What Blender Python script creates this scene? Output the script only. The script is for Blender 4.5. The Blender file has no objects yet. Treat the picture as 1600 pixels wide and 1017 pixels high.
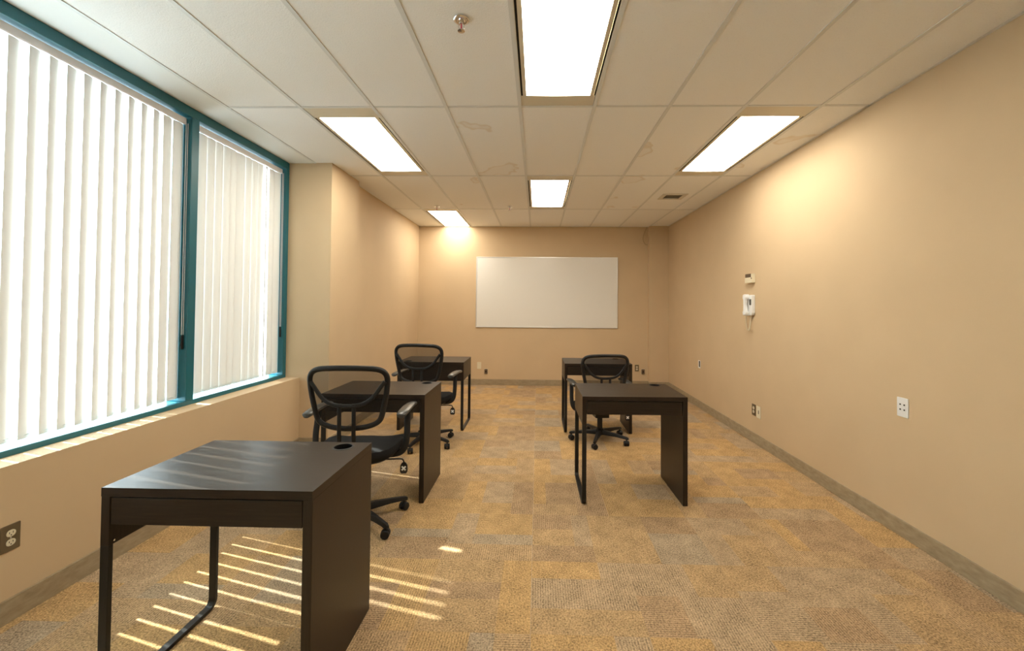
import bpy, bmesh, math, random
from mathutils import Vector, Matrix
random.seed(7)
C = bpy.context.scene.collection
PI = math.pi

# ------------------------------------------------------------------ camera
F_PX, CX, CY = 650.62, 824.38, 463.64
TILT, YAW, ROLL, CAM_H = 0.0195, 0.0240, 0.0079, 1.3841
cam_d = bpy.data.cameras.new('camera'); cam = bpy.data.objects.new('camera', cam_d); C.objects.link(cam)
cam_d.sensor_fit = 'HORIZONTAL'; cam_d.sensor_width = 36.0
cam_d.lens = F_PX / 1600 * 36
cam_d.shift_x = (800 - CX) / 1600
cam_d.shift_y = (CY - 508.5) / 1600
cam_d.clip_start = 0.05
_R = Vector((math.cos(YAW), math.sin(YAW), 0)); _F0 = Vector((-math.sin(YAW), math.cos(YAW), 0)); _Z = Vector((0, 0, 1))
_F = math.cos(TILT) * _F0 + math.sin(TILT) * _Z
_U = -math.sin(TILT) * _F0 + math.cos(TILT) * _Z
_R2 = math.cos(ROLL) * _R + math.sin(ROLL) * _U
_U2 = -math.sin(ROLL) * _R + math.cos(ROLL) * _U
m = Matrix.Identity(4)
for i in range(3):
    m[i][0] = _R2[i]; m[i][1] = _U2[i]; m[i][2] = -_F[i]
m[0][3], m[1][3], m[2][3] = 0, 0, CAM_H
cam.matrix_world = m
bpy.context.scene.camera = cam

# ------------------------------------------------------------------ world, sun, exposure
SKY_STRENGTH = 6.5
SUN_STRENGTH = 11.0
LAMP_STRENGTH = 8.0
EXPOSURE = 1.08
w = bpy.data.worlds.new('sky'); bpy.context.scene.world = w; w.use_nodes = True
bg = w.node_tree.nodes['Background']
bg.inputs['Color'].default_value = (0.82, 0.92, 1.0, 1); bg.inputs['Strength'].default_value = SKY_STRENGTH
SUN_DIR = Vector((0.796, -0.215, -1.0)).normalized()
sd = bpy.data.lights.new('sun_offscreen', 'SUN'); sd.energy = SUN_STRENGTH; sd.angle = math.radians(0.53); sd.color = (1.0, 0.95, 0.86)
so = bpy.data.objects.new('sun_offscreen', sd); C.objects.link(so)
so.rotation_euler = SUN_DIR.to_track_quat('-Z', 'Y').to_euler(); so.location = (-6, 3, 8)
vs = bpy.context.scene.view_settings
vs.view_transform = 'Standard'; vs.look = 'None'; vs.gamma = 1.0; vs.exposure = EXPOSURE; vs.use_curve_mapping = False

# ------------------------------------------------------------------ room numbers (metres)
H = 2.737
XR, YB, YF = 2.2205, 7.189, -2.3
XW, XLED, XOUT, ZS = -2.411, -2.274, -2.55, 0.673
XP, YP, YP2, XL = -1.994, 3.953, 4.56, -2.0725
GX, GP, GY, GD = -0.1306, 0.508, 2.8198, 1.524

# ------------------------------------------------------------------ materials
def mat(name):
    ma = bpy.data.materials.new(name); ma.use_nodes = True
    nt = ma.node_tree; b = nt.nodes['Principled BSDF']
    return ma, nt, b
def setb(b, col=None, rough=None, metal=None, spec=None):
    if col is not None: b.inputs['Base Color'].default_value = (*col, 1)
    if rough is not None: b.inputs['Roughness'].default_value = rough
    if metal is not None: b.inputs['Metallic'].default_value = metal
    if spec is not None: b.inputs['Specular IOR Level'].default_value = spec
def N(nt, t, **kw):
    n = nt.nodes.new(t)
    for k, v in kw.items(): setattr(n, k, v)
    return n
def plain(name, col, rough=0.5, metal=0.0, spec=0.5):
    ma, nt, b = mat(name); setb(b, col, rough, metal, spec); return ma
def ramp(nt, fac, stops):
    r = N(nt, 'ShaderNodeValToRGB'); e = r.color_ramp.elements
    e[0].position, e[0].color = stops[0][0], (*stops[0][1], 1)
    e[1].position, e[1].color = stops[-1][0], (*stops[-1][1], 1)
    for p, c in stops[1:-1]:
        x = e.new(p); x.color = (*c, 1)
    nt.links.new(fac, r.inputs[0]); return r.outputs[0]
def coords(nt, scale=(1, 1, 1), kind='Object'):
    tc = N(nt, 'ShaderNodeTexCoord'); mp = N(nt, 'ShaderNodeMapping')
    mp.inputs['Scale'].default_value = scale
    nt.links.new(tc.outputs[kind], mp.inputs[0]); return mp.outputs[0]
def noise(nt, vec, scale, detail=3, rough=0.5):
    n = N(nt, 'ShaderNodeTexNoise'); n.inputs['Scale'].default_value = scale
    n.inputs['Detail'].default_value = detail; n.inputs['Roughness'].default_value = rough
    nt.links.new(vec, n.inputs['Vector']); return n.outputs['Fac']
def bump(nt, b, h, strength, dist):
    n = N(nt, 'ShaderNodeBump'); n.inputs['Strength'].default_value = strength; n.inputs['Distance'].default_value = dist
    nt.links.new(h, n.inputs['Height']); nt.links.new(n.outputs[0], b.inputs['Normal'])

def wall_material(name, c1, c2):
    ma, nt, b = mat(name); setb(b, c1, 0.75, 0, 0.3)
    v = coords(nt, (1, 1, 1))
    f = noise(nt, v, 2.2, 4)
    nt.links.new(ramp(nt, f, [(0.3, c1), (0.7, c2)]), b.inputs['Base Color'])
    v2 = coords(nt, (420, 420, 60)); f2 = noise(nt, v2, 1.0, 2)
    bump(nt, b, f2, 0.25, 0.0008)
    return ma
M = {}
M['wall'] = wall_material('tan_wallcovering', (0.585, 0.447, 0.288), (0.62, 0.476, 0.308))
M['pillar'] = M['wall']

def carpet(name, dark, mid, light, rib=None):
    ma, nt, b = mat(name); setb(b, mid, 0.95, 0, 0.1)
    v = coords(nt, (1, 1, 1))
    f = noise(nt, v, 125, 3, 0.7)
    if rib is not None:
        wv = N(nt, 'ShaderNodeTexWave'); wv.bands_direction = rib; wv.inputs['Scale'].default_value = 26
        wv.inputs['Distortion'].default_value = 2.5; wv.inputs['Detail'].default_value = 2; wv.inputs['Detail Scale'].default_value = 6
        nt.links.new(v, wv.inputs['Vector'])
        mx = N(nt, 'ShaderNodeMix'); mx.inputs[0].default_value = 0.13
        nt.links.new(f, mx.inputs[2]); nt.links.new(wv.outputs['Fac'], mx.inputs[3]); f = mx.outputs[0]
    big = noise(nt, v, 9, 3)
    ad = N(nt, 'ShaderNodeMath', operation='MULTIPLY_ADD'); ad.inputs[1].default_value = 0.25
    nt.links.new(big, ad.inputs[0])
    sb = N(nt, 'ShaderNodeMath', operation='SUBTRACT'); sb.inputs[1].default_value = 0.125
    nt.links.new(f, sb.inputs[0]); nt.links.new(sb.outputs[0], ad.inputs[2])
    nt.links.new(ramp(nt, ad.outputs[0], [(0.32, dark), (0.5, mid), (0.68, light)]), b.inputs['Base Color'])
    f3 = noise(nt, v, 150, 2); bump(nt, b, f3, 0.8, 0.006)
    return ma
def sc(c, k): return tuple(min(1, x * k) for x in c)
CARP = []
for nm, c, rb in [('carpet_gold', (0.385, 0.268, 0.128), None), ('carpet_tan', (0.355, 0.258, 0.140), None),
                  ('carpet_ribbed_tan', (0.35, 0.258, 0.148), 'X'), ('carpet_brown', (0.305, 0.222, 0.132), None),
                  ('carpet_grey_beige', (0.335, 0.260, 0.165), 'Y'), ('carpet_grey', (0.310, 0.255, 0.175), None),
                  ('carpet_gold_ribbed', (0.375, 0.265, 0.130), 'Y'), ('carpet_brown_ribbed', (0.315, 0.230, 0.138), 'X')]:
    c = (c[0] * 1.24, c[1] * 1.16, c[2] * 1.14)
    CARP.append(carpet(nm, sc(c, 0.40), c, sc(c, 1.55), rb))

def tile_material(name, stained):
    ma, nt, b = mat(name); setb(b, (0.80, 0.81, 0.80), 0.9, 0, 0.2)
    v = coords(nt, (1, 1, 1), 'Object')
    f = noise(nt, v, 130, 3, 0.6)
    col = ramp(nt, f, [(0.26, (0.71, 0.71, 0.70)), (0.36, (0.88, 0.88, 0.87)), (0.8, (0.90, 0.90, 0.89))])
    if stained:
        oi = N(nt, 'ShaderNodeObjectInfo'); va = N(nt, 'ShaderNodeVectorMath', operation='ADD'); nt.links.new(v, va.inputs[0]); nt.links.new(oi.outputs['Location'], va.inputs[1])
        g = noise(nt, va.outputs[0], 2.3, 3, 0.45)
        ring = ramp(nt, g, [(0.615, (0, 0, 0)), (0.635, (.5, .5, .5)), (0.66, (0.1, 0.1, 0.1)), (0.9, (0.12, 0.12, 0.12))])
        mx = N(nt, 'ShaderNodeMix', data_type='RGBA'); nt.links.new(ring, mx.inputs[0])
        nt.links.new(col, mx.inputs[6]); mx.inputs[7].default_value = (0.66, 0.55, 0.41, 1); col = mx.outputs[2]
    nt.links.new(col, b.inputs['Base Color'])
    bump(nt, b, f, 0.5, 0.003)
    return ma
M['tile'] = tile_material('acoustic_tile', False)
M['tile_stained'] = tile_material('acoustic_tile_water_marked', True)
M['grid'] = plain('ceiling_grid_white', (0.70, 0.71, 0.70), 0.5)
M['drywall'] = plain('white_drywall', (0.80, 0.81, 0.79), 0.8)
M['slab'] = plain('slab_grey', (0.4, 0.4, 0.4), 0.9)

def baseboard_material():
    ma, nt, b = mat('grey_vinyl_baseboard'); setb(b, None, 0.5)
    f = noise(nt, coords(nt, (1, 1, 3)), 14, 5, 0.65)
    nt.links.new(ramp(nt, f, [(0.3, (0.275, 0.215, 0.135)), (0.7, (0.40, 0.325, 0.215))]), b.inputs['Base Color'])
    return ma
M['base'] = baseboard_material()

def wood_material(name, scale):
    ma, nt, b = mat(name); setb(b, None, 0.38, 0, 0.3)
    f = noise(nt, coords(nt, scale), 1.0, 5, 0.65)
    nt.links.new(ramp(nt, f, [(0.25, (0.014, 0.009, 0.006)), (0.55, (0.026, 0.017, 0.011)), (0.8, (0.042, 0.028, 0.019))]), b.inputs['Base Color'])
    rr = N(nt, 'ShaderNodeMapRange'); rr.inputs[3].default_value = 0.30; rr.inputs[4].default_value = 0.46
    nt.links.new(f, rr.inputs[0]); nt.links.new(rr.outputs[0], b.inputs['Roughness'])
    bump(nt, b, f, 0.12, 0.0005)
    return ma
M['wood_x'] = wood_material('black_brown_wood_lengthwise', (7, 130, 130))
M['wood_z'] = wood_material('black_brown_wood_upright', (130, 130, 7))
M['wood_dark'] = plain('black_board', (0.012, 0.011, 0.010), 0.6)
M['metal_black'] = plain('black_painted_steel', (0.012, 0.012, 0.012), 0.38, 0.0, 0.35)
M['plastic_black'] = plain('black_plastic', (0.014, 0.014, 0.015), 0.42, 0, 0.3)
M['plastic_pad'] = plain('dark_grey_soft_plastic', (0.045, 0.044, 0.04), 0.33, 0, 0.6)
M['chrome'] = plain('chrome', (0.75, 0.76, 0.78), 0.15, 1.0)
M['void'] = plain('black_void', (0.004, 0.004, 0.004), 0.9)

def fabric_material():
    ma, nt, b = mat('black_seat_fabric'); setb(b, (0.012, 0.012, 0.013), 0.9, 0, 0.2)
    f = noise(nt, coords(nt), 350, 2); bump(nt, b, f, 0.6, 0.002); return ma
M['fabric'] = fabric_material()
def mesh_material():
    ma = bpy.data.materials.new('black_see_through_mesh'); ma.use_nodes = True; nt = ma.node_tree; nt.nodes.clear()
    o = N(nt, 'ShaderNodeOutputMaterial'); t = N(nt, 'ShaderNodeBsdfTransparent'); d = N(nt, 'ShaderNodeBsdfDiffuse'); mx = N(nt, 'ShaderNodeMixShader')
    d.inputs[0].default_value = (0.02, 0.02, 0.022, 1); mx.inputs[0].default_value = 0.55
    nt.links.new(t.outputs[0], mx.inputs[1]); nt.links.new(d.outputs[0], mx.inputs[2]); nt.links.new(mx.outputs[0], o.inputs[0]); return ma
M['mesh'] = mesh_material()

M['teal'] = plain('teal_painted_aluminium', (0.010, 0.125, 0.165), 0.38, 0.0, 0.5)
def vane_material():
    ma = bpy.data.materials.new('white_translucent_vane'); ma.use_nodes = True; nt = ma.node_tree; nt.nodes.clear()
    o = N(nt, 'ShaderNodeOutputMaterial'); d = N(nt, 'ShaderNodeBsdfDiffuse'); t = N(nt, 'ShaderNodeBsdfTranslucent'); mx = N(nt, 'ShaderNodeMixShader')
    d.inputs[0].default_value = (0.72, 0.72, 0.70, 1); t.inputs[0].default_value = (0.80, 0.79, 0.75, 1); mx.inputs[0].default_value = 0.02
    nt.links.new(d.outputs[0], mx.inputs[1]); nt.links.new(t.outputs[0], mx.inputs[2]); nt.links.new(mx.outputs[0], o.inputs[0]); return ma
M['vane'] = vane_material()
M['rail'] = plain('white_blind_rail', (0.80, 0.79, 0.82), 0.4)
def glass_material():
    ma = bpy.data.materials.new('window_glass'); ma.use_nodes = True; nt = ma.node_tree; nt.nodes.clear()
    o = N(nt, 'ShaderNodeOutputMaterial'); t = N(nt, 'ShaderNodeBsdfTransparent'); g = N(nt, 'ShaderNodeBsdfGlossy'); mx = N(nt, 'ShaderNodeMixShader')
    t.inputs[0].default_value = (0.93, 0.97, 0.96, 1); g.inputs['Roughness'].default_value = 0.02; mx.inputs[0].default_value = 0.05
    nt.links.new(t.outputs[0], mx.inputs[1]); nt.links.new(g.outputs[0], mx.inputs[2]); nt.links.new(mx.outputs[0], o.inputs[0]); return ma
M['glass'] = glass_material()
M['fixture'] = plain('beige_fixture_enamel', (0.66, 0.60, 0.47), 0.45)
def diffuser_material():
    ma, nt, b = mat('lit_acrylic_diffuser'); setb(b, (0.9, 0.88, 0.8), 0.4)
    b.inputs['Emission Color'].default_value = (1.0, 0.92, 0.77, 1); b.inputs['Emission Strength'].default_value = LAMP_STRENGTH; return ma
M['diffuser'] = diffuser_material()
M['ivory'] = plain('ivory_plastic', (0.72, 0.66, 0.50), 0.4)
M['white_plastic'] = plain('white_plastic', (0.80, 0.81, 0.82), 0.35)
M['bronze'] = plain('brushed_brown_steel', (0.20, 0.165, 0.115), 0.35, 0.7)
M['brown'] = plain('dark_brown_plastic', (0.12, 0.08, 0.05), 0.5)
M['board'] = plain('whiteboard_enamel', (0.76, 0.75, 0.72), 0.22, 0, 0.5)
M['alu'] = plain('brushed_aluminium', (0.70, 0.70, 0.70), 0.35, 0.8)
M['red'] = plain('red_glass_bulb', (0.5, 0.06, 0.12), 0.1)
M['cable'] = plain('beige_cable', (0.42, 0.31, 0.19), 0.6)
M['vent'] = plain('vent_enamel', (0.62, 0.59, 0.52), 0.5)
M['vent_dark'] = plain('vent_blades', (0.42, 0.38, 0.30), 0.5)
M['vent_back'] = plain('vent_dark_backing', (0.10, 0.09, 0.07), 0.8)  # plain dark grey-brown for the sheet behind the vent blades

# ------------------------------------------------------------------ mesh helpers
class MB:
    def __init__(s): s.v = []; s.f = []; s.mi = []; s.cur = 0
    def add(s, vs, fs):
        o = len(s.v); s.v += [tuple(p) for p in vs]
        for f in fs: s.f.append(tuple(i + o for i in f)); s.mi.append(s.cur)
        return s
    def box(s, x0, x1, y0, y1, z0, z1):
        vs = [(x, y, z) for z in (z0, z1) for y in (y0, y1) for x in (x0, x1)]
        return s.add(vs, [(0, 2, 3, 1), (4, 5, 7, 6), (0, 1, 5, 4), (2, 6, 7, 3), (0, 4, 6, 2), (1, 3, 7, 5)])
    def prism(s, poly, axis, a, b):
        n = len(poly)
        def P(p, t):
            if axis == 'z': return (p[0], p[1], t)
            if axis == 'y': return (p[0], t, p[1])
            return (t, p[0], p[1])
        vs = [P(p, a) for p in poly] + [P(p, b) for p in poly]
        fs = [tuple(range(n))[::-1], tuple(range(n, 2 * n))]
        fs += [(i, (i + 1) % n, n + (i + 1) % n, n + i) for i in range(n)]
        return s.add(vs, fs)
    def tube(s, pts, r, seg=8, closed=False, rx=None):
        """sweep an ellipse (r in-plane, rx out of plane) along pts"""
        pts = [Vector(p) for p in pts]; n = len(pts); rings = []
        up = None
        for i in range(n):
            a = pts[(i - 1) % n] if (closed or i > 0) else pts[i]
            b = pts[(i + 1) % n] if (closed or i < n - 1) else pts[i]
            t = (b - a).normalized()
            if up is None:
                ref = Vector((0, 1, 0)) if abs(t.y) < 0.9 else Vector((1, 0, 0))
            else: ref = up
            side = t.cross(ref).normalized(); up = side.cross(t).normalized()
            rr = r[i] if isinstance(r, (list, tuple)) else r
            ro = rx if rx is not None else rr
            rings.append([pts[i] + side * math.cos(2 * PI * k / seg) * rr + up * math.sin(2 * PI * k / seg) * ro for k in range(seg)])
        vs = [p for ring in rings for p in ring]; fs = []
        for i in range(n if closed else n - 1):
            j = (i + 1) % n
            for k in range(seg):
                l = (k + 1) % seg
                fs.append((i * seg + k, i * seg + l, j * seg + l, j * seg + k))
        if not closed:
            fs.append(tuple(range(seg))[::-1]); fs.append(tuple((n - 1) * seg + k for k in range(seg)))
        return s.add(vs, fs)
    def lathe(s, prof, c=(0, 0, 0), seg=24, axis='z'):
        vs = []; fs = []
        for r, h in prof:
            for k in range(seg):
                a = 2 * PI * k / seg; x, y = r * math.cos(a), r * math.sin(a)
                p = (x, y, h) if axis == 'z' else ((h, x, y) if axis == 'x' else (x, h, y))
                vs.append((p[0] + c[0], p[1] + c[1], p[2] + c[2]))
        for i in range(len(prof) - 1):
            for k in range(seg):
                l = (k + 1) % seg
                fs.append((i * seg + k, i * seg + l, (i + 1) * seg + l, (i + 1) * seg + k))
        fs.append(tuple(range(seg))[::-1]); fs.append(tuple((len(prof) - 1) * seg + k for k in range(seg)))
        return s.add(vs, fs)
    def rings(s, rl, cap=True):
        n = len(rl[0]); vs = [p for r in rl for p in r]; fs = []
        for i in range(len(rl) - 1):
            for k in range(n):
                l = (k + 1) % n
                fs.append((i * n + k, i * n + l, (i + 1) * n + l, (i + 1) * n + k))
        if cap: fs.append(tuple(range(n))[::-1]); fs.append(tuple((len(rl) - 1) * n + k for k in range(n)))
        return s.add(vs, fs)
    def mesh(s, name, mats, smooth=False, fix=True):
        me = bpy.data.meshes.new(name); me.from_pydata(s.v, [], s.f)
        if not isinstance(mats, (list, tuple)): mats = [mats]
        for q in mats: me.materials.append(q)
        for p, i in zip(me.polygons, s.mi): p.material_index = i
        if fix:
            bm = bmesh.new(); bm.from_mesh(me); bmesh.ops.recalc_face_normals(bm, faces=bm.faces); bm.to_mesh(me); bm.free()
        if smooth:
            for p in me.polygons: p.use_smooth = True
            try: me.set_sharp_from_angle(angle=math.radians(40))
            except Exception: pass
        me.update(); return me

def link(name, me, parent=None, loc=(0, 0, 0), rz=0.0, bevel=None):
    o = bpy.data.objects.new(name, me); C.objects.link(o); o.location = loc; o.rotation_euler = (0, 0, rz)
    if parent: o.parent = parent
    if bevel:
        b = o.modifiers.new('bevel', 'BEVEL'); b.width = bevel; b.segments = 2; b.limit_method = 'ANGLE'
    return o
def part(name, mb, m, parent, smooth=False, bevel=None, loc=(0, 0, 0), rz=0.0, label=None):
    o = link(name, mb.mesh(name, m, smooth), parent, loc, rz, bevel)
    if label: o['label'] = label
    return o
def struct(name, mb, m, bevel=None):
    o = link(name, mb.mesh(name, m), None, bevel=bevel); o['kind'] = 'structure'; return o
def empty(name, loc=(0, 0, 0), rz=0.0):
    o = bpy.data.objects.new(name, None); C.objects.link(o); o.location = loc; o.rotation_euler = (0, 0, rz); o.empty_display_size = 0.05; return o
def tag(o, label, cat, group=None):
    o['label'] = label; o['category'] = cat
    if group: o['group'] = group
    return o
def smooth_path(pts, n=6, closed=False):
    pts = [Vector(p) for p in pts]; out = []; L = len(pts)
    for i in range(L if closed else L - 1):
        p1, p2 = pts[i], pts[(i + 1) % L]
        p0 = pts[(i - 1) % L] if (closed or i > 0) else p1 * 2 - p2
        p3 = pts[(i + 2) % L] if (closed or i < L - 2) else p2 * 2 - p1
        for k in range(n):
            t = k / n
            out.append(0.5 * ((2 * p1) + (p2 - p0) * t + (2 * p0 - 5 * p1 + 4 * p2 - p3) * t * t + (3 * p1 - p0 - 3 * p2 + p3) * t ** 3))
    if not closed: out.append(pts[-1])
    return out
def copy_tree(o, parent=None):
    c = o.copy(); C.objects.link(c); c.parent = parent
    for ch in list(o.children): copy_tree(ch, c)
    return c

# ------------------------------------------------------------------ structure
fl = struct('floor', MB().box(-2.7, XR + .1, YF - .1, YB + .1, -0.15, -0.006), M['slab'])
# carpet tiles, 0.5 m, each woven in patches of differing yarn
def carpet_mesh(i):
    rnd = random.Random(100 + i); rects = [(0, 0, 1, 1)]
    for _ in range(rnd.choice((2, 3, 3, 4))):
        rects.sort(key=lambda r: -(r[2] - r[0]) * (r[3] - r[1])); x0, y0, x1, y1 = rects.pop(0)
        t = rnd.choice((0.3, 0.4, 0.5, 0.6, 0.7))
        if (x1 - x0) * rnd.uniform(.7, 1.4) > (y1 - y0): xm = x0 + (x1 - x0) * t; rects += [(x0, y0, xm, y1), (xm, y0, x1, y1)]
        else: ym = y0 + (y1 - y0) * t; rects += [(x0, y0, x1, ym), (x0, ym, x1, y1)]
    mb = MB(); e = 0.0004; S = 0.5
    for r in rects:
        mb.cur = rnd.choice((0, 0, 1, 1, 2, 3, 4, 4, 5, 6, 7))
        z = -rnd.choice((0, .0004, .0008))
        mb.box(max(r[0] * S, e) - .25, min(r[2] * S, S - e) - .25, max(r[1] * S, e) - .25, min(r[3] * S, S - e) - .25, -0.006, z)
    return mb.mesh('carpet_tile', CARP, fix=False)
cms = [carpet_mesh(i) for i in range(26)]
rc = random.Random(5)
tx0, ty0 = -0.02 - 0.5 * 5, 2.28 - 0.5 * 10
for ix in range(10):
    for iy in range(21):
        cx_, cy_ = tx0 + ix * 0.5 + .25, ty0 + iy * 0.5 + .25
        if cy_ > YB + .2 or cy_ < YF - .2: continue
        link('carpet_tile', rc.choice(cms), fl, (cx_, cy_, 0), rc.choice((0, 1, 2, 3)) * PI / 2)

struct('wall_right', MB().box(XR, XR + .1, YF - .1, YB + .1, -.15, 2.95), M['wall'])
wb_ = MB().box(-2.7, XR + .1, YB, YB + .1, -.15, 2.95)
struct('wall_back', wb_, M['wall'])
struct('wall_back_pier', MB().box(1.891, XR + .02, YB - .09, YB + .02, -.05, H + .02), M['wall'])
struct('wall_left', MB().box(XOUT, XLED, YF, YP + .05, -.15, ZS).box(XOUT - .1, XL, YP2 - .05, YB + .05, -.15, 2.95).box(XOUT, XLED, YF, -2.0, ZS - .01, H + .02), M['wall'])
struct('wall_pillar', MB().box(XOUT, XP, YP, YP2, -.05, H + .02), M['wall'])
# plain closed wall behind the viewer
struct('wall_front', MB().box(-2.7, XR + .1, YF - .1, YF, -.15, 2.95), M['wall'])

# baseboards
BT, BH = 0.012, 0.10
struct('baseboard_right', MB().box(XR - BT, XR, YF, YB, 0, BH), M['base'], .003)
struct('baseboard_back', MB().box(XL, 1.891, YB - BT, YB, 0, BH).box(1.891 - BT, XR - BT, YB - .09 - BT, YB - .09, 0, BH).box(1.891 - BT, 1.891, YB - .09, YB - BT, 0, BH), M['base'])
struct('baseboard_left', MB().box(XLED, XLED + BT, YF, YP, 0, BH).box(XL, XL + BT, YP2, YB, 0, BH), M['base'])
struct('baseboard_pillar', MB().box(XLED + BT, XP + BT, YP - BT, YP, 0, BH).box(XP, XP + BT, YP, YP2, 0, BH), M['base'])

# ceiling: slab, lay-in tiles, tee bars, drywall border over the window
ce = struct('ceiling', MB().box(XOUT, XR + .05, YF - .05, YB + .05, H + .13, H + .2), M['slab'])
xs = [GX + GP * k for k in range(-4, 5)]; ys = [GY + GD * j for j in range(-3, 3)]
xe = xs + [XR]; ye = [YF] + ys + [YB]
LIGHTS = {(4, 3): 1, (1, 4): 1, (7, 4): 1, (4, 5): 1, (1, 6): 1}
BAR = 0.012
tcache = {}; nt_ = 0
stained = {(3, 4), (6, 4), (2, 5), (6, 5), (8, 4)}
for i in range(len(xe) - 1):
    for j in range(len(ye) - 1):
        if (i, j) in LIGHTS: continue
        dx, dy = xe[i + 1] - xe[i], ye[j + 1] - ye[j]
        key = (round(dx, 3), round(dy, 3), (i, j) in stained)
        if key not in tcache:
            tcache[key] = MB().box(-dx / 2 + .001, dx / 2 - .001, -dy / 2 + .001, dy / 2 - .001, 0.0, 0.016).mesh('ceiling_tile', M['tile_stained' if key[2] else 'tile'])
        link('ceiling_tile', tcache[key], ce, ((xe[i] + xe[i + 1]) / 2, (ye[j] + ye[j + 1]) / 2, H + .004))
for x in xs: part('grid_bar', MB().box(x - BAR, x + BAR, YF, YB, H - .0005, H + .0035).box(x - .002, x + .002, YF, YB, H + .0035, H + .04), M['grid'], ce)
for y in ys:
    for i in range(len(xe) - 1):
        part('grid_bar', MB().box(xe[i] + BAR, xe[i + 1] - (BAR if i < len(xe) - 2 else 0), y - BAR * .8, y + BAR * .8, H, H + .0035), M['grid'], ce)
part('wall_angle', MB().box(XR - .02, XR, YF, YB, H, H + .003), M['grid'], ce)
part('wall_angle', MB().box(XL, XR, YB - .02, YB, H, H + .003), M['grid'], ce)
part('drywall_border', MB().box(XOUT, xs[0] - BAR, YF, YP2 + .02, H, H + .02), M['drywall'], ce)
part('drywall_border', MB().box(XOUT, XOUT + .01, YF, YB, H, H + .14), M['drywall'], ce)

# ------------------------------------------------------------------ window with teal frame
W1 = empty('window_1', (XW, YP, ZS)); W1['kind'] = 'structure'; off = (-XW, -YP, -ZS)
HEAD, SILL = H - .065, ZS + .030
JY0, JY1 = -2.0, 3.905
mull = [(-.50, -.435), (1.15, 1.215), (2.816, 2.881)]
part('frame_head', MB().box(XOUT, XW, JY0, YP, HEAD, H), M['teal'], W1, bevel=.003, loc=off)
part('frame_sill', MB().box(XOUT, XW, JY0, YP, ZS, SILL), M['teal'], W1, bevel=.003, loc=off)
part('frame_jamb', MB().box(XOUT, XW, JY1, YP, SILL, HEAD), M['teal'], W1, bevel=.003, loc=off)
part('frame_jamb', MB().box(XOUT, XW, JY0, JY0 + .05, SILL, HEAD), M['teal'], W1, bevel=.003, loc=off)
for a, b in mull: part('mullion', MB().box(XOUT, XW, a, b, SILL, HEAD), M['teal'], W1, bevel=.004, loc=off)
edges = [JY0 + .05] + [q for ab in mull for q in ab] + [JY1]
bays = [(edges[2 * i], edges[2 * i + 1]) for i in range(4)]
for a, b in bays: part('glass_pane', MB().box(-2.533, -2.529, a, b, SILL, HEAD), M['glass'], W1, loc=off)

# vertical blinds
VX = -2.468
VW, VZ0, VZ1 = 0.089, SILL + .022, 2.616
def vane_mesh():
    mb = MB(); n = 8; vs = []; fs = []
    for i in range(n + 1):
        t = i / n - .5; yv = t * VW; xv = 0.009 * (1 - (2 * t) ** 2)
        vs += [(xv, yv, VZ0), (xv, yv, VZ1)]
    for i in range(n): fs.append((2 * i, 2 * i + 2, 2 * i + 3, 2 * i + 1))
    mb.add(vs, fs); return mb.mesh('vane', M['vane'], True, fix=False)
VM = vane_mesh()
CLIP = MB().box(-.004, .004, -.012, .012, VZ1 - .018, VZ1 + .004).box(-.003, .003, -.004, .004, VZ1 + .002, 2.622).mesh('vane_clip', M['white_plastic'])
def blind(bay, angles, label, cord_y):
    a, b = bay
    t = empty('vertical_blind', (VX, (a + b) / 2, VZ0)); o = (-VX, -(a + b) / 2, -VZ0)
    part('headrail', MB().prism([(VX - .022, 2.618), (VX + .018, 2.618), (VX + .022, 2.625), (VX + .022, 2.66), (VX - .022, 2.66)], 'y', a + .006, b - .006), M['rail'], t, loc=o)
    y = b - .045; ysv = []
    for ang in angles:
        if y < a + .03: break
        v = link('vane', VM, t, (VX + o[0], y + o[1], o[2]), math.radians(ang)); link('vane_clip', CLIP, v)
        ysv.append(y); y -= 0.081
    part('bottom_chain', MB().tube([(VX + .012, ysv[-1], VZ0 + .018), (VX + .012, ysv[0], VZ0 + .018)], .0016, 5).tube([(VX - .012, ysv[-1], VZ0 + .018), (VX - .012, ysv[0], VZ0 + .018)], .0016, 5), M['alu'], t, loc=o)
    part('cord', MB().tube([(VX + .026, cord_y, 2.625), (VX + .026, cord_y, 1.16)], .002, 5).tube([(VX + .032, cord_y + .008, 2.625), (VX + .032, cord_y + .008, 1.16)], .002, 5), M['rail'], t, loc=o)
    part('cord_weight', MB().lathe([(.003, 1.16), (.007, 1.15), (.008, 1.07), (.004, 1.06)], (VX + .029, cord_y + .004, 0), 10), M['plastic_black'], t, True, loc=o, label='dark cord weight')
    tag(t, label, 'window blind'); return t
ra = random.Random(3)
rb_ = random.Random(9)
blind(bays[1], [24 + rb_.uniform(-2.5, 2.5) for _ in range(40)], 'white vertical blind with half open slats, in the bay next past the sunlit desk', bays[1][1] - .012)
blind(bays[0], [24 + rb_.uniform(-2.5, 2.5) for _ in range(40)], 'white vertical blind with half open slats, in the last bay of the window wall', bays[0][1] - .012)
# rotation +ang (about z): far edge swings outward, near edge into the room
A1 = [4, 12] + [24 + ra.uniform(-2.5, 2.5) for _ in range(40)]
blind(bays[2], A1, 'white vertical blind with slats turned half open, beside the teal mullion', bays[2][1] - .012)
A2 = [-7, 4, 30, -4] + [-6 + ra.uniform(-3, 3) for _ in range(3)] + [8] + [-5 + ra.uniform(-3, 3) for _ in range(6)]
blind(bays[3], A2, 'white vertical blind with slats closed, between teal mullion and pillar', bays[3][1] - .012)

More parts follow.
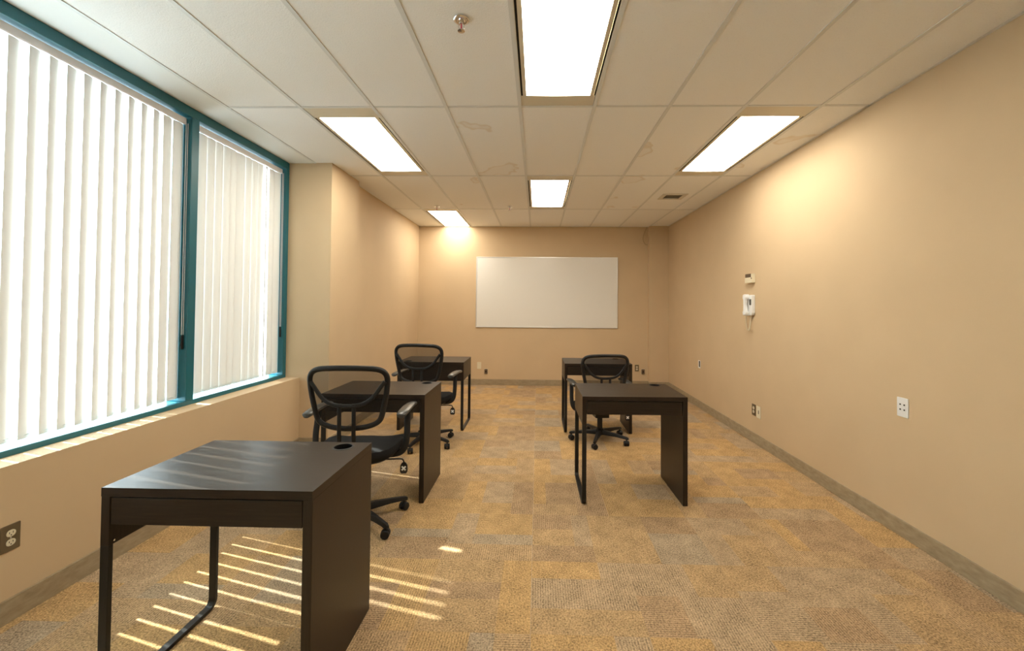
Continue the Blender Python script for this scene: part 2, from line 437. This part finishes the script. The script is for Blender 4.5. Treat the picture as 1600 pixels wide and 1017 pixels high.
# ------------------------------------------------------------------ ceiling lights
def ceiling_light(ci, rj, label, end_near=0.165, end_far=0.145):
    x0, x1 = xe[ci], xe[ci + 1]; y0, y1 = ye[rj], ye[rj + 1]
    cx_, cy_ = (x0 + x1) / 2, (y0 + y1) / 2
    t = empty('ceiling_light', (cx_, cy_, H)); o = (-cx_, -cy_, -H)
    a, b = x0 + BAR, x1 - BAR
    ya, yb = y0 + end_near, y1 - end_far
    s0, s1 = a + .014, b - .014           # inner edges of air slots
    d0, d1 = s0 + .023, s1 - .023         # diffuser edges
    part('housing', MB().box(a, b, y0 + .005, y1 - .005, H + .09, H + .10).box(a, a + .002, y0, y1, H + .0036, H + .09).box(b - .002, b, y0, y1, H + .0036, H + .09)
         .box(a, b, y0, y0 + .003, H + .0036, H + .09).box(a, b, y1 - .003, y1, H + .0036, H + .09), M['fixture'], t, loc=o)
    part('end_plate', MB().box(a, b, y0 + .004, ya, H + .0036, H + .006), M['fixture'], t, loc=o)
    if end_far > .02: part('end_plate', MB().box(a, b, yb, y1 - .004, H + .0036, H + .006), M['fixture'], t, loc=o)
    for p, q in ((a, s0), (s1, b)):
        part('air_slot', MB().box(p + .002, q, ya, yb, H + .0042, H + .006), M['void'], t, loc=o)
    for p, q in ((s0, d0), (d1, s1)):
        part('side_rail', MB().box(p, q, ya, yb, H + .001, H + .03), M['fixture'], t, loc=o)
    # prismatic panel, slightly bowed
    n = 10; vs = []; fs = []
    for i in range(n + 1):
        u = i / n; x = d0 + (d1 - d0) * u; s = -.003 * math.sin(PI * u)
        vs += [(x, ya, H + .005 + s), (x, yb, H + .005 + s), (x, ya, H + .009 + s), (x, yb, H + .009 + s)]
    for i in range(n):
        k = 4 * i
        fs += [(k, k + 4, k + 5, k + 1), (k + 2, k + 3, k + 7, k + 6), (k, k + 2, k + 6, k + 4), (k + 1, k + 5, k + 7, k + 3)]
    part('diffuser', MB().add(vs, fs), M['diffuser'], t, loc=o)
    return tag(t, label, 'ceiling light', 'fluorescent ceiling lights')
ceiling_light(4, 3, 'lit ceiling light next to the single chrome sprinkler')
ceiling_light(1, 4, 'lit ceiling light beside the pillar and the blinds')
ceiling_light(7, 4, 'lit ceiling light close to the long tan wall with the phone')
ceiling_light(4, 5, 'lit ceiling light in the middle of the ceiling between vent and two far sprinklers')
ceiling_light(1, 6, 'lit ceiling light touching the far wall', .14, .004)

# ------------------------------------------------------------------ desks
def rect_path_sweep(path, nrm, w, t):
    """flat bar: width w along x, thickness t across path (path in y-z plane)"""
    out = []
    for (y, z), (ny, nz) in zip(path, nrm):
        out.append([(0, y - ny * t / 2, z - nz * t / 2), (w, y - ny * t / 2, z - nz * t / 2), (w, y + ny * t / 2, z + nz * t / 2), (0, y + ny * t / 2, z + nz * t / 2)])
    return out
DW, DD, DH = 0.73, 0.50, 0.75
def make_desk():
    t = empty('desk')
    HX, HY, HR, HS = 0.628, 0.437, 0.038, 0.055
    mb = MB(); z0, z1 = .72, .75
    xs_, ys_ = [0, HX - HS, HX + HS, DW], [0, HY - HS, HY + HS, DD]
    for i in range(3):
        for j in range(3):
            if i == 1 and j == 1: continue
            for z in (z0, z1): mb.add([(xs_[i], ys_[j], z), (xs_[i + 1], ys_[j], z), (xs_[i + 1], ys_[j + 1], z), (xs_[i], ys_[j + 1], z)], [(0, 1, 2, 3) if z == z1 else (3, 2, 1, 0)])
    for (p, q) in (((0, 0), (DW, 0)), ((DW, 0), (DW, DD)), ((DW, DD), (0, DD)), ((0, DD), (0, 0))):
        mb.add([(*p, z0), (*q, z0), (*q, z1), (*p, z1)], [(0, 1, 2, 3)])
    n = 32; sq = []; ci = []
    for k in range(n):
        a = 2 * PI * (k + .5) / n; c, s = math.cos(a), math.sin(a); q = HS / max(abs(c), abs(s))
        sq.append((HX + c * q, HY + s * q)); ci.append((HX + c * HR, HY + s * HR))
    corner = {}
    vs = [(*p, z1) for p in sq] + [(*p, z1) for p in ci] + [(*p, z0) for p in ci] + [(*p, z0) for p in sq]
    fs = []
    for k in range(n):
        l = (k + 1) % n
        fs += [(k, l, n + l, n + k), (n + k, n + l, 2 * n + l, 2 * n + k), (2 * n + k, 2 * n + l, 3 * n + l, 3 * n + k)]
    for k in range(n):      # fill the four square corners
        l = (k + 1) % n
        if abs(sq[k][0] - sq[l][0]) > 1e-6 and abs(sq[k][1] - sq[l][1]) > 1e-6:
            cxn = HX + math.copysign(HS, sq[k][0] - HX + sq[l][0] - HX); cyn = HY + math.copysign(HS, sq[k][1] - HY + sq[l][1] - HY)
            vs += [(cxn, cyn, z1)]; fs.append((k, len(vs) - 1, l))
    mb.add(vs, fs)
    me = mb.mesh('table_top', M['wood_x'], fix=False)
    bm = bmesh.new(); bm.from_mesh(me); bmesh.ops.remove_doubles(bm, verts=bm.verts, dist=1e-5); bmesh.ops.recalc_face_normals(bm, faces=bm.faces); bm.to_mesh(me); bm.free()
    link('table_top', me, t)
    part('cable_grommet', MB().lathe([(.0375, .7245), (.0375, .7512), (.0385, .7522), (.0445, .7516), (.0455, .7502), (.0379, .7502), (.0379, .7245)], (HX, HY, 0), 32), M['plastic_black'], t, True)
    part('side_panel', MB().box(.697, DW, 0.0008, DD, .002, .7195), M['wood_z'], t, bevel=.0012)
    part('side_panel', MB().box(0, .030, 0.0008, DD, .552, .7195), M['wood_z'], t, bevel=.0012)
    d = part('drawer', MB().box(.0335, .6935, .0025, .0205, .625, .7155), M['wood_x'], t, bevel=.0012)
    part('drawer_box', MB().box(.045, .057, .0205, .33, .632, .70).box(.670, .682, .0205, .33, .632, .70).box(.057, .670, .318, .33, .632, .70).box(.057, .670, .0205, .318, .632, .636), M['wood_dark'], d)
    part('back_panel', MB().box(.030, .697, .474, .490, .545, .7195), M['wood_x'], t, bevel=.001)
    part('tray', MB().box(.030, .697, .345, .474, .590, .600).box(.030, .697, .345, .353, .600, .640), M['wood_dark'], t)
    # bent flat-bar leg frame
    R = .035; th = .016; path = []; nr = []
    y0, y1, zb = th / 2 + .001, DD - th / 2 - .001, th / 2
    path.append((y0, .552)); nr.append((1, 0))
    for k in range(7):
        a = PI + k / 6 * PI / 2; path.append((y0 + R + R * math.cos(a), zb + R + R * math.sin(a))); nr.append((-math.cos(a), -math.sin(a)))
    for k in range(7):
        a = 1.5 * PI + k / 6 * PI / 2; path.append((y1 - R + R * math.cos(a), zb + R + R * math.sin(a))); nr.append((-math.cos(a), -math.sin(a)))
    path.append((y1, .552)); nr.append((-1, 0))
    part('leg_frame', MB().rings(rect_path_sweep(path, nr, .030, th)), M['metal_black'], t, bevel=.0012)
    part('screw', MB().lathe([(.004, .0), (.004, .0015), (.002, .002)], (.030, .018, .565), 10, 'x'), M['chrome'], t, label='small shiny screw')
    return t
desk0 = make_desk()
G = 'matching black-brown desks'
def put_desk(first, x, y, rz, label):
    d = desk0 if first else copy_tree(desk0)
    d.location = (x, y, 0); d.rotation_euler = (0, 0, rz)
    return tag(d, label, 'desk', G)
put_desk(True, -1.482, 1.397, 0.0, 'black-brown desk striped with sunlight beside the low window wall')
put_desk(False, -1.512, 2.90, 0.0, 'black-brown desk by the pillar with a mesh chair before its drawer and another behind it')
put_desk(False, -0.802, 5.048, PI, 'black-brown desk turned back to front, showing its plain back panel')
put_desk(False, 0.300, 4.545, 0.0, 'black-brown desk near the far wall outlet, partly hidden by a mesh chair')
put_desk(False, 0.3175, 2.92, 0.0122, 'black-brown desk standing alone on the phone wall side with no chair at its drawer')

# ------------------------------------------------------------------ office chairs
def back_y(x, z): return -0.185 - 0.11 * (z - .64) + 0.55 * x * x
def BP(x, z): return (x, back_y(x, z), z)
def make_chair():
    t = empty('office_chair')
    half = [(0, 1.006), (.10, 1.004), (.175, .998), (.219, .981), (.239, .948), (.239, .90), (.229, .83), (.214, .76), (.203, .715), (.188, .686), (.155, .665), (.10, .651), (.05, .645), (0, .643)]
    half = [(x * .945, z) for x, z in half]
    loop = half + [(-x, z) for x, z in half[-2:0:-1]]
    pl = [(p.x, p.z) for p in smooth_path([(x, 0, z) for x, z in loop], 3, True)]
    nloop = len(pl)
    part('backrest_frame', MB().tube([BP(x, z) for x, z in pl], .0165, 10, True, .013), M['plastic_black'], t, True)
    vpts = smooth_path([(-.217, 0, .925), (-.192, 0, .890), (-.145, 0, .828), (-.085, 0, .792), (0, 0, .782), (.085, 0, .792), (.145, 0, .828), (.192, 0, .890), (.217, 0, .925)], 4)
    part('lumbar_bar', MB().tube([(p.x, back_y(p.x, p.z) - .014, p.z) for p in vpts], .0125, 8, False, .010), M['plastic_black'], t, True)
    # mesh fabric: rows between the frame sides
    def halfw(z):
        best = 0
        for i in range(nloop):
            (xa, za), (xb, zb) = pl[i], pl[(i + 1) % nloop]
            if (za - z) * (zb - z) <= 0 and abs(za - zb) > 1e-9:
                best = max(best, xa + (xb - xa) * (z - za) / (zb - za))
        return best
    rows = []; nz, nx = 22, 12
    for i in range(nz + 1):
        z = .645 + (1.002 - .645) * i / nz; hw = halfw(z)
        rows.append([BP(hw * (2 * k / nx - 1), z) for k in range(nx + 1)])
    mb = MB(); mb.add([p for r in rows for p in r], [(i * (nx + 1) + k, i * (nx + 1) + k + 1, (i + 1) * (nx + 1) + k + 1, (i + 1) * (nx + 1) + k) for i in range(nz) for k in range(nx)])
    part('backrest_mesh', mb, M['mesh'], t, True, label='see-through black mesh')
    for s in (-1, 1):
        x = s * .042
        part('back_support', MB().tube(smooth_path([(x, back_y(x, .80) - .012, .795), (x, back_y(x, .7) - .024, .70), (x, -.212, .60), (x, -.20, .50), (x, -.16, .43), (x * .9, -.06, .415)], 4), .0125, 8, False, .009), M['plastic_black'], t, True)
    # seat cushion: rounded plan, waterfall front
    def plan(sx, sy, z, fz=0):
        r = []
        for k in range(36):
            a = 2 * PI * k / 36; c, s = math.cos(a), math.sin(a)
            x = sx * math.copysign(abs(c) ** .62, c); y = .035 + sy * math.copysign(abs(s) ** .62, s)
            x *= 1 + .06 * (y / .25)
            r.append((x, y, z - fz * max(0, y - .10) ** 2 * 3))
        return r
    part('seat', MB().rings([plan(.19, .18, .428, 0), plan(.228, .222, .434, .3), plan(.245, .238, .455, .6), plan(.247, .240, .475, .8), plan(.238, .230, .497, 1), plan(.205, .195, .509, 1), plan(.10, .10, .506, .6), plan(.01, .01, .504, 0)]), M['fabric'], t, True)
    part('seat_pan', MB().rings([plan(.14, .13, .410), plan(.205, .20, .418), plan(.215, .21, .430)]), M['plastic_black'], t, True)
    part('tilt_mechanism', MB().prism([(-.07, -.10), (.07, -.10), (.075, .02), (.055, .09), (-.055, .09), (-.075, .02)], 'z', .365, .412), M['metal_black'], t, bevel=.006)
    lv = part('height_lever', MB().tube(smooth_path([(.05, .0, .392), (.17, -.01, .398), (.262, -.02, .405), (.283, -.02, .395), (.287, -.02, .372)], 4), .005, 8), M['metal_black'], t, True)
    tg = part('lever_tag', MB().prism([(.265, .365), (.277, .383), (.297, .383), (.309, .365), (.310, .325), (.302, .315), (.272, .315), (.264, .325)], 'y', -.025, -.018), M['plastic_black'], lv, label='black tag marked with a white cross')
    mk = MB()
    for a in (PI / 4, -PI / 4):
        c, s = math.cos(a), math.sin(a); L, wd = .017, .0048
        mk.prism([(.287 + c * u * L - s * v * wd, .347 + s * u * L + c * v * wd) for u, v in ((-1, -1), (1, -1), (1, 1), (-1, 1))], 'y', -.0262 - .0003 * (a > 0), -.025)
    me = mk.mesh('lever_tag_mark', M['white_plastic'])
    # join the mark into the tag as a second material (printed cross)
    tm = tg.data; base = MB(); base.v = [tuple(v.co) for v in tm.vertices]; base.f = [tuple(p.vertices) for p in tm.polygons]; base.mi = [0] * len(base.f)
    base.cur = 1; base.add([tuple(v.co) for v in me.vertices], [tuple(p.vertices) for p in me.polygons])
    tg.data = base.mesh('lever_tag', [M['plastic_black'], M['white_plastic']]); bpy.data.meshes.remove(me)
    # arms
    for s in (-1, 1):
        ap = part('armrest', MB().tube(smooth_path([(s * .12, .02, .418), (s * .20, .02, .420), (s * .255, .02, .435), (s * .283, .022, .475), (s * .290, .03, .54), (s * .288, .045, .62), (s * .286, .06, .700)], 4), .020, 10, False, .011), M['plastic_black'], t, True)
        prof = []
        for yy, hw, zt in [(-.105, .018, .708), (-.095, .030, .714), (-.04, .034, .720), (.06, .034, .724), (.15, .031, .722), (.215, .026, .714), (.235, .014, .706)]:
            ring = []
            for k in range(14):
                a = 2 * PI * k / 14; ring.append((s * .286 + hw * math.cos(a), yy, zt - .013 + .0125 * math.copysign(abs(math.sin(a)) ** .6, math.sin(a))))
            prof.append(ring)
        part('arm_pad', MB().rings(prof), M['plastic_pad'], ap, True)
    # column and base
    part('gas_lift', MB().lathe([(.027, .085), (.027, .235), (.024, .24), (.024, .262), (.014, .263), (.014, .375)], seg=20), M['metal_black'], t, True)
    part('hub', MB().lathe([(.030, .058), (.046, .064), (.046, .108), (.034, .122), (.028, .124)], seg=24), M['plastic_black'], t, True)
    legm = None
    for k in range(5):
        if legm is None:
            secs = []
            for x, w_, zt, zb in [(.03, .025, .112, .066), (.10, .023, .108, .070), (.20, .019, .099, .072), (.27, .0165, .091, .068), (.300, .0165, .087, .064), (.314, .010, .080, .064)]:
                secs.append([(x, -w_, zb), (x, w_, zb), (x, w_, zt - .014), (x, w_ * .55, zt), (x, -w_ * .55, zt), (x, -w_, zt - .014)])
            legm = MB().rings(secs).mesh('base_leg', M['plastic_black'], True)
            cm = MB()
            cm.lathe([(.010, -.026), (.022, -.0255), (.0255, -.022), (.0258, -.006), (.020, -.0045)], (0, 0, .026), 18, 'y')
            cm.lathe([(.020, .0045), (.0258, .006), (.0255, .022), (.022, .0255), (.010, .026)], (0, 0, .026), 18, 'y')
            cm.box(-.006, .006, -.006, .006, .02, .066)
            hood = []
            for yy in (-.0045, .0045):
                hood.append([(math.cos(a) * .028, yy, .026 + math.sin(a) * .030) for a in [PI * q / 10 for q in range(11)]])
            cm.rings([hood[0], hood[1]])
            casm = cm.mesh('caster', M['plastic_black'], True)
        lg = link('base_leg', legm, t, (0, 0, 0), 2 * PI * k / 5)
        link('caster', casm, lg, (.292, 0, 0), [0.5, -0.9, 2.2, 1.3, -2.4][k])
    return t
chair0 = make_chair()
UP = ('backrest_frame', 'lumbar_bar', 'backrest_mesh', 'back_support', 'seat', 'seat_pan', 'tilt_mechanism', 'height_lever', 'armrest')
def put_chair(first, x, y, rz, base, dz, label):
    t = chair0 if first else copy_tree(chair0)
    t.location = (x, y, 0); t.rotation_euler = (0, 0, rz); k = 0
    for ch in t.children:
        nm = ch.name.split('.')[0]
        if nm in UP: ch.location.z = dz
        if nm == 'base_leg': ch.rotation_euler.z = base - rz + 2 * PI * k / 5; k += 1
    return tag(t, label, 'office chair', 'black mesh-back office chairs')
R_ = math.radians
c2 = (-1.109, 4.141); c3 = (.650, 4.328)
chairs = [put_chair(True, -1.125, 2.64, R_(3), R_(36), 0.0, 'black mesh office chair between the sunlit desk and the desk by the pillar'),
          put_chair(False, c2[0], c2[1], R_(-6), R_(-102), -.012, 'black mesh office chair between the pillar desk and the back to front desk'),
          put_chair(False, c3[0], c3[1], R_(7), R_(180), -.115, 'black mesh office chair with lowered seat at the desk near the far wall outlet')]

# ------------------------------------------------------------------ whiteboard
BX0, BX1, BZ0, BZ1 = -1.066, 1.374, .991, 2.211
t = empty('whiteboard', ((BX0 + BX1) / 2, YB - .01, BZ0)); o = (-(BX0 + BX1) / 2, -(YB - .01), -BZ0)
part('writing_surface', MB().box(BX0 + .008, BX1 - .008, YB - .013, YB - .002, BZ0 + .008, BZ1 - .008), M['board'], t, loc=o)
for nm, a in (('frame_rail', (BX0, BX1, YB - .018, YB - .001, BZ1 - .014, BZ1)), ('frame_rail', (BX0, BX1, YB - .018, YB - .001, BZ0, BZ0 + .014)),
              ('frame_rail', (BX0, BX0 + .014, YB - .018, YB - .001, BZ0 + .014, BZ1 - .014)), ('frame_rail', (BX1 - .014, BX1, YB - .018, YB - .001, BZ0 + .014, BZ1 - .014))):
    part(nm, MB().box(*a), M['alu'], t, bevel=.002, loc=o)
tag(t, 'large blank whiteboard with thin aluminium frame on the far wall', 'whiteboard')

# ------------------------------------------------------------------ wall plates.  local: plate in x-z, facing -y
def plate_things():
    def rrect(w_, h_, r, n=4):
        pts = []
        for cx_, cz_, a0 in ((w_ / 2 - r, h_ / 2 - r, 0), (-w_ / 2 + r, h_ / 2 - r, 90), (-w_ / 2 + r, -h_ / 2 + r, 180), (w_ / 2 - r, -h_ / 2 + r, 270)):
            for k in range(n + 1):
                a = math.radians(a0 + 90 * k / n); pts.append((cx_ + r * math.cos(a), cz_ + r * math.sin(a)))
        return pts
    def face(t, w_, h_, m_): part('cover_plate', MB().prism(rrect(w_, h_, .004), 'y', -.005, 0), m_, t, bevel=.0015)
    def duplex(loc, rz, m_, label, group=None):
        t = empty('wall_outlet', loc, rz); face(t, .070, .114, m_)
        for zc in (.0195, -.0195):
            oc = [(.0165 * math.copysign(abs(math.cos(a)) ** .8, math.cos(a)), zc + .0142 * math.sin(a)) for a in [2 * PI * k / 20 for k in range(20)]]
            r = part('receptacle', MB().prism(oc, 'y', -.0075, -.004), M['ivory'], t)
            part('slot', MB().box(-.0075, -.0055, -.0079, -.0074, zc - .001, zc + .007).box(.0055, .0075, -.0079, -.0074, zc - .001, zc + .007).box(-.002, .002, -.0079, -.0074, zc - .0095, zc - .0055), M['void'], r)
        part('screw', MB().lathe([(.003, -.0065), (.003, -.005)], (0, 0, 0), 8, 'y'), M['alu'], t)
        return tag(t, label, 'wall outlet', group)
    duplex((XLED, 1.766, .361), -PI / 2 + PI, M['bronze'], 'ivory duplex outlet on a brown steel plate on the low wall under the blinds')
    duplex((XR, 4.332, .332), PI / 2 + PI, M['bronze'], 'ivory duplex outlet on a brown steel plate next to an ivory cable plate')
    duplex((1.706, YB, .318), 0, M['bronze'], 'duplex outlet on a steel plate on the far wall beside the pier')
    # ivory single-slot plate
    t = empty('cable_plate', (XR, 4.238, .329), PI / 2 + PI); face(t, .078, .118, M['ivory'])
    part('opening', MB().box(-.006, .006, -.0056, -.0045, -.018, .018), M['void'], t)
    tag(t, 'ivory cable plate with a dark slot on the long tan wall', 'wall plate')
    # four jack plate
    t = empty('jack_plate', (XR, 2.590, .781), PI / 2 + PI); face(t, .078, .116, M['white_plastic'])
    for xx in (-.014, .014):
        for zz in (.017, -.013):
            j = part('jack', MB().box(xx - .009, xx + .009, -.0065, -.0045, zz - .009, zz + .009), M['white_plastic'], t)
            part('jack_hole', MB().box(xx - .005, xx + .005, -.0069, -.006, zz - .005, zz + .004), M['void'], j)
    tag(t, 'bright white wall plate with four jacks', 'wall plate')
    # open bracket plate high on the far part of the long wall
    t = empty('open_box_plate', (XR, 5.767, .592), PI / 2 + PI); face(t, .072, .106, M['white_plastic'])
    part('opening', MB().box(-.006, .030, -.0056, -.0045, -.035, .045), M['void'], t)
    tag(t, 'small white bracket round an open dark box on the long tan wall', 'wall plate')
    # far wall
    t = empty('blank_plate', (-1.0, YB, .334)); face(t, .070, .114, M['ivory'])
    part('switch', MB().box(-.007, .007, -.008, -.0045, -.016, .016), M['ivory'], t)
    tag(t, 'ivory plate on the far wall below the whiteboard corner', 'wall plate')
    for xx, zz, lb in ((-.880, .234, 'small dark jack box on the far wall beside the ivory plate'), (1.809, .26, 'small dark jack box on the far wall next to the steel outlet')):
        t = empty('jack_box', (xx, YB, zz)); part('box_body', MB().box(-.026, .026, -.022, 0, -.040, .040), M['brown'], t, bevel=.004)
        part('socket', MB().box(-.010, .010, -.0232, -.0215, -.012, .010), M['void'], t)
        part('base_plate', MB().box(-.030, .030, -.004, 0, -.045, .045), M['ivory'], t, bevel=.001)
        tag(t, lb, 'jack box')
    # thermostat and intercom phone
    t = empty('thermostat', (XR, 4.375, 1.675), PI / 2 + PI)
    part('body', MB().box(-.075, .075, -.034, 0, -.045, .012), M['ivory'], t, bevel=.003)
    part('cover', MB().box(-.075, .045, -.030, 0, .014, .050), M['brown'], t, bevel=.003)
    part('dial', MB().box(.050, .074, -.033, -.001, .013, .048), M['ivory'], t, bevel=.002)
    part('lever_window', MB().box(.052, .072, -.0352, -.0335, -.006, .006), M['brown'], t)
    tag(t, 'ivory thermostat with a brown top above the wall phone', 'thermostat')
    t = empty('wall_phone', (XR, 4.36, 1.40), PI / 2 + PI)
    part('base', MB().prism([(-.050, .105), (-.056, .095), (-.056, -.080), (-.044, -.105), (.044, -.105), (.056, -.080), (.056, .095), (.050, .105)], 'y', -.035, 0), M['white_plastic'], t, bevel=.005)
    hs = MB()
    secs = []
    for z, d0, d1, hw in [(.112, .036, .062, .020), (.105, .034, .075, .026), (.075, .034, .078, .027), (.055, .046, .074, .022), (0, .052, .074, .019), (-.055, .046, .074, .022), (-.075, .034, .078, .027), (-.102, .034, .075, .026), (-.110, .036, .062, .020)]:
        secs.append([(-.026 - hw, -d0, z), (-.026 + hw, -d0, z), (-.026 + hw, -d1 + .006, z), (-.026 + hw - .006, -d1, z), (-.026 - hw + .006, -d1, z), (-.026 - hw, -d1 + .006, z)])
    part('handset', hs.rings(secs), M['white_plastic'], t, True)
    part('keypad', MB().box(.010, .046, -.037, -.0345, .0, .060), M['plastic_pad'], t)
    pts = []
    ctr = smooth_path([(-.026, -.050, -.108), (-.040, -.045, -.16), (-.050, -.035, -.22), (-.030, -.028, -.262), (-.008, -.025, -.235), (.0, -.022, -.17), (.006, -.018, -.104)], 24)
    for i, p in enumerate(ctr):
        a = i * 1.25; pts.append((p.x + .007 * math.cos(a), p.y + .007 * math.sin(a), p.z))
    part('coiled_cord', MB().tube(pts, .0024, 5), M['ivory'], t, True)
    tag(t, 'white wall phone with coiled cord hanging on the long tan wall', 'telephone')
    # loose cable by the pier
    tag(link('cable', MB().tube(smooth_path([(1.872, YB - .006, H), (1.835, YB - .012, 2.66), (1.805, YB - .016, 2.57), (1.808, YB - .014, 2.50), (1.84, YB - .010, 2.445), (1.885, YB - .006, 2.43)], 5), .004, 6).mesh('cable', M['cable'], True)),
        'thin beige cable looping from the ceiling beside the pier', 'cable')
    # conduit strip at pier corner is the pier edge itself
plate_things()

# ------------------------------------------------------------------ sprinklers and vent
def sprinkler(x, y, label, group=None):
    t = empty('sprinkler', (x, y, H))
    part('escutcheon', MB().lathe([(.037, .0), (.038, -.003), (.034, -.007), (.020, -.009), (.015, -.006)], seg=28), M['chrome'], t, True)
    part('body', MB().lathe([(.011, -.004), (.011, -.020), (.008, -.022)], seg=12), M['chrome'], t, True)
    fr = MB()
    for s in (-1, 1): fr.tube(smooth_path([(s * .009, 0, -.020), (s * .013, 0, -.032), (s * .010, 0, -.046), (0, 0, -.053)], 3), .0025, 6)
    part('yoke', fr, M['chrome'], t, True)
    part('bulb', MB().lathe([(.002, -.020), (.0035, -.030), (.0035, -.042), (.002, -.050)], seg=8), M['red'], t, True)
    d = MB().lathe([(.004, -.052), (.017, -.054), (.017, -.0555), (.004, -.057)], seg=16)
    part('deflector', d, M['chrome'], t, True)
    return tag(t, label, 'sprinkler', group)
sprinkler(-.372, 1.945, 'chrome sprinkler head on its own, in the tile beside a lit ceiling light')
sprinkler(-1.40, 5.70, 'sprinkler head just before the ceiling light that touches the far wall')
sprinkler(-.392, 5.70, 'sprinkler head in front of the whiteboard, next to the middle ceiling light')
t = empty('air_vent', (1.66, 5.17, H)); 
fr = MB()
for a in ((-.15, .15, -.13, -.085), (-.15, .15, .085, .13), (-.15, -.10, -.085, .085), (.10, .15, -.085, .085)): fr.box(*a, -.004, .004)
part('vent_frame', fr, M['vent'], t, bevel=.001)
for k in range(6):
    yy = -.07 + .028 * k
    part('vent_blade', MB().prism([(yy - .010, -.001), (yy + .006, .010), (yy + .008, .009), (yy - .008, -.002)], 'x', -.10, .10), M['vent_dark'], t)
part('vent_back', MB().box(-.10, .10, -.085, .085, .0035, .004), M['vent_back'], t)
tag(t, 'square ceiling air vent with slanted blades near the phone wall', 'air vent')
